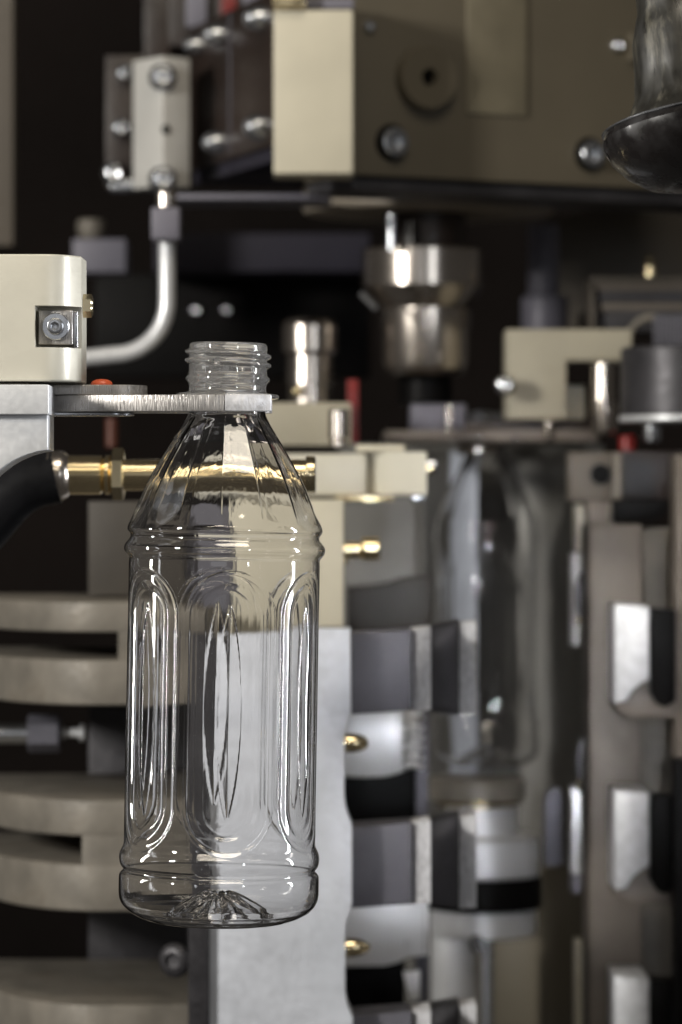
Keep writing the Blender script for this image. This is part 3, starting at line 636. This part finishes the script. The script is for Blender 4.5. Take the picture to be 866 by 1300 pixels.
# ------------------------------------------------------------------ dim things at the back, left
solo('rear_beam', box(196, 296, 470, 345, 1.85, 0.05, 2), M['violet'], 'dark violet beam crossing behind the steel pipe', 'beam')
rb = thing('rear_box', 'small lilac grey box with a pale cap behind the cream carriage block', 'box', W(125, 350, 1.7))
part('case', box(92, 303, 160, 346, 1.7, 0.04, 2), M['lilac'], rb)
part('cap', vlathe(116, 1.72, [(15, 279), (18, 282), (18, 294), (14, 303)], 30), M['cast'], rb)
solo('rear_housing', box(120, 347, 470, 480, 1.9, 0.02, 3), M['black'], 'wide black housing behind the steel pipe and bottle neck', 'housing')
solo('cabinet_post', box(-30, -30, 17, 312, 1.7, 0.03, 2), M['brownwall'], 'olive brown cabinet post rising behind the cream carriage block', 'post')
solo('inner_post', box(183, -30, 216, 84, 1.75, 0.03, 2), M['brownblack'], 'dark brown post above the silver cover', 'post')
rk = thing('chrome_knob', 'blurred round chrome knob with a brass ball beside the bottle neck', 'knob', W(393, 512, 1.6))
part('cap', vlathe(393, 1.6, [(26, 405), (32, 408), (35, 414), (35, 446), (33, 449)]), M['chrome'], rk)
part('skirt', vlathe(393, 1.6, [(27, 449.4), (29, 452), (30, 488), (28, 490), (28, 512)]), M['chrome'], rk)
part('ball', lathe([(0, -13*S)]+[(14*S*math.sin(R(a)), -14*S*math.cos(R(a))) for a in range(20, 161, 14)]+[(0, 13*S)], W(378, 497, 1.54), (0, 0, 1), 28), M['brass'], rk)
for x, lb in ((249, 'small bright round nut on the black housing, next to the steel pipe'), (288, 'small bright round nut on the black housing, above the bottle mouth')): solo('round_nut', button_bm(W(x, 394, 1.899), (0, -1, 0), 7*S*1.9, 0.004), M['zinc'], lb, 'nut', 'nuts on the black housing')

# ------------------------------------------------------------------ cream bracket, pins, spring unit, right
cr = thing('cream_bracket', 'cream angle bracket standing on the transfer plate beside the chrome nozzle', 'bracket', W(700, 532, 1.56))
part('bracket', front([(643, 418), (802, 418), (802, 458), (719, 458), (719, 532), (643, 532)], 1.56, 0.035, 1.5), M['dullcream'], cr)  # shadow over the bracket put into an even, duller cream
part('rear_leg', box(719.6, 489, 743, 532, 1.585, 0.02, 1), M['cream'], cr)
solo('round_bolt', button_bm(W(642, 489, 1.55), (-0.1, -1, 0), 13.5*S*1.55, 0.006), M['zinc'], 'bright dome bolt at the foot of the cream bracket', 'bolt')
cpn = thing('tapered_pin', 'polished tapered pin under the arm of the cream bracket', 'pin', W(767, 555, 1.54))
part('upper', vlathe(766, 1.545, [(14, 462), (15, 510)], 36), M['chrome'], cpn)
part('lower', vlathe(768, 1.54, [(15.5, 510.3), (17, 512), (16, 545), (13, 552)], 36), M['chrome'], cpn)
su = thing('spring_unit', 'stacked dark plates with a ring, beside the cream bracket', 'spring unit', W(820, 420, 1.6))
for x0, y0, x1, y1, m in ((750, 351, 900, 360, 'brownwall'), (756, 360.5, 900, 369, 'brownsteel'), (762, 369.5, 900, 384, 'darksteel'), (764, 384.5, 900, 394, 'brownsteel'), (768, 394.5, 900, 421, 'darksteel')):
    part('plate', box(x0, y0, x1, y1, 1.6, 0.05, 1), M[m], su)
part('side_bar', box(750, 360.6, 755.4, 417, 1.598, 0.03, 0.8), M['brownwall'], su)
part('ring', tube([W(828+30*math.cos(R(a)), 434+31*math.sin(R(a)), 1.575) for a in range(100, 281, 9)], 5*S*1.57, 12), M['cast'], su)
for i in range(9): part('rib', vlathe(832+i*5, 1.57, [(2.2, 400), (2.2, 438)], 10), M['slate'], su)
nip = thing('grease_nipple', 'tiny brass grease nipple on top of the stacked dark plates', 'nipple', W(825, 351, 1.62))
part('hexagon', vlathe(825, 1.62, [(8, 338), (8, 351)], 18), M['brass'], nip)
part('tip', vlathe(825, 1.62, [(3, 325), (5, 328), (4, 332), (6, 337.7)], 18), M['brass'], nip)
dd = thing('dark_drum', 'large dark steel drum with a thin bright lower rim, beside the tapered pin', 'drum', W(872, 548, 1.48))
part('drum', vlathe(872, 1.48, [(80, 441), (84, 444), (84, 528)], 96), M['darksteel'], dd)
part('rim', vlathe(872, 1.48, [(85, 528.4), (86, 529.5), (86, 534), (84, 536)], 96), M['alu'], dd)
solo('clear_cap', vlathe(828, 1.52, [(8, 538), (11, 541), (11, 556), (9, 561)], 30), M['zinc'], 'small bright cap under the dark drum', 'cap')
solo('red_stop', vlathe(797, 1.54, [(9, 553), (11, 556), (11, 572)], 24), M['red'], 'small red stop under the dark drum', 'stop')

# ------------------------------------------------------------------ black bell, top right, close to the focus plane
kb = 1.04
be = thing('bell_cap', 'glossy black bell shaped cap with a worn neck hanging before the shaded cream housing', 'cap', W(900, 240, kb))
be.rotation_euler = (R(-7), R(-9), 0); ORIG[be] = None
u = S*kb
def bl(prof): return lathe([(r*u, (240-y)*u) for r, y in prof], (0, 0, 0), (0, 0, 1), 72)
part('bell', bl([(0, 238), (40, 236), (75, 226), (100, 208), (116, 188), (122, 172), (123, 160), (120, 152), (80, 150), (0, 150)]), M['blackgloss'], be)
part('bead', bl([(119, 152), (122.5, 151), (123, 149.5), (120, 148), (70, 147.6), (70, 149.5)]), M['zinc'], be)
part('worn_neck', bl([(98, 147.2), (84, 132), (74, 112), (69, 80), (65, 40), (58, 18), (52, 0), (50, -40), (0, -40), (0, 147)]), M['worn'], be)
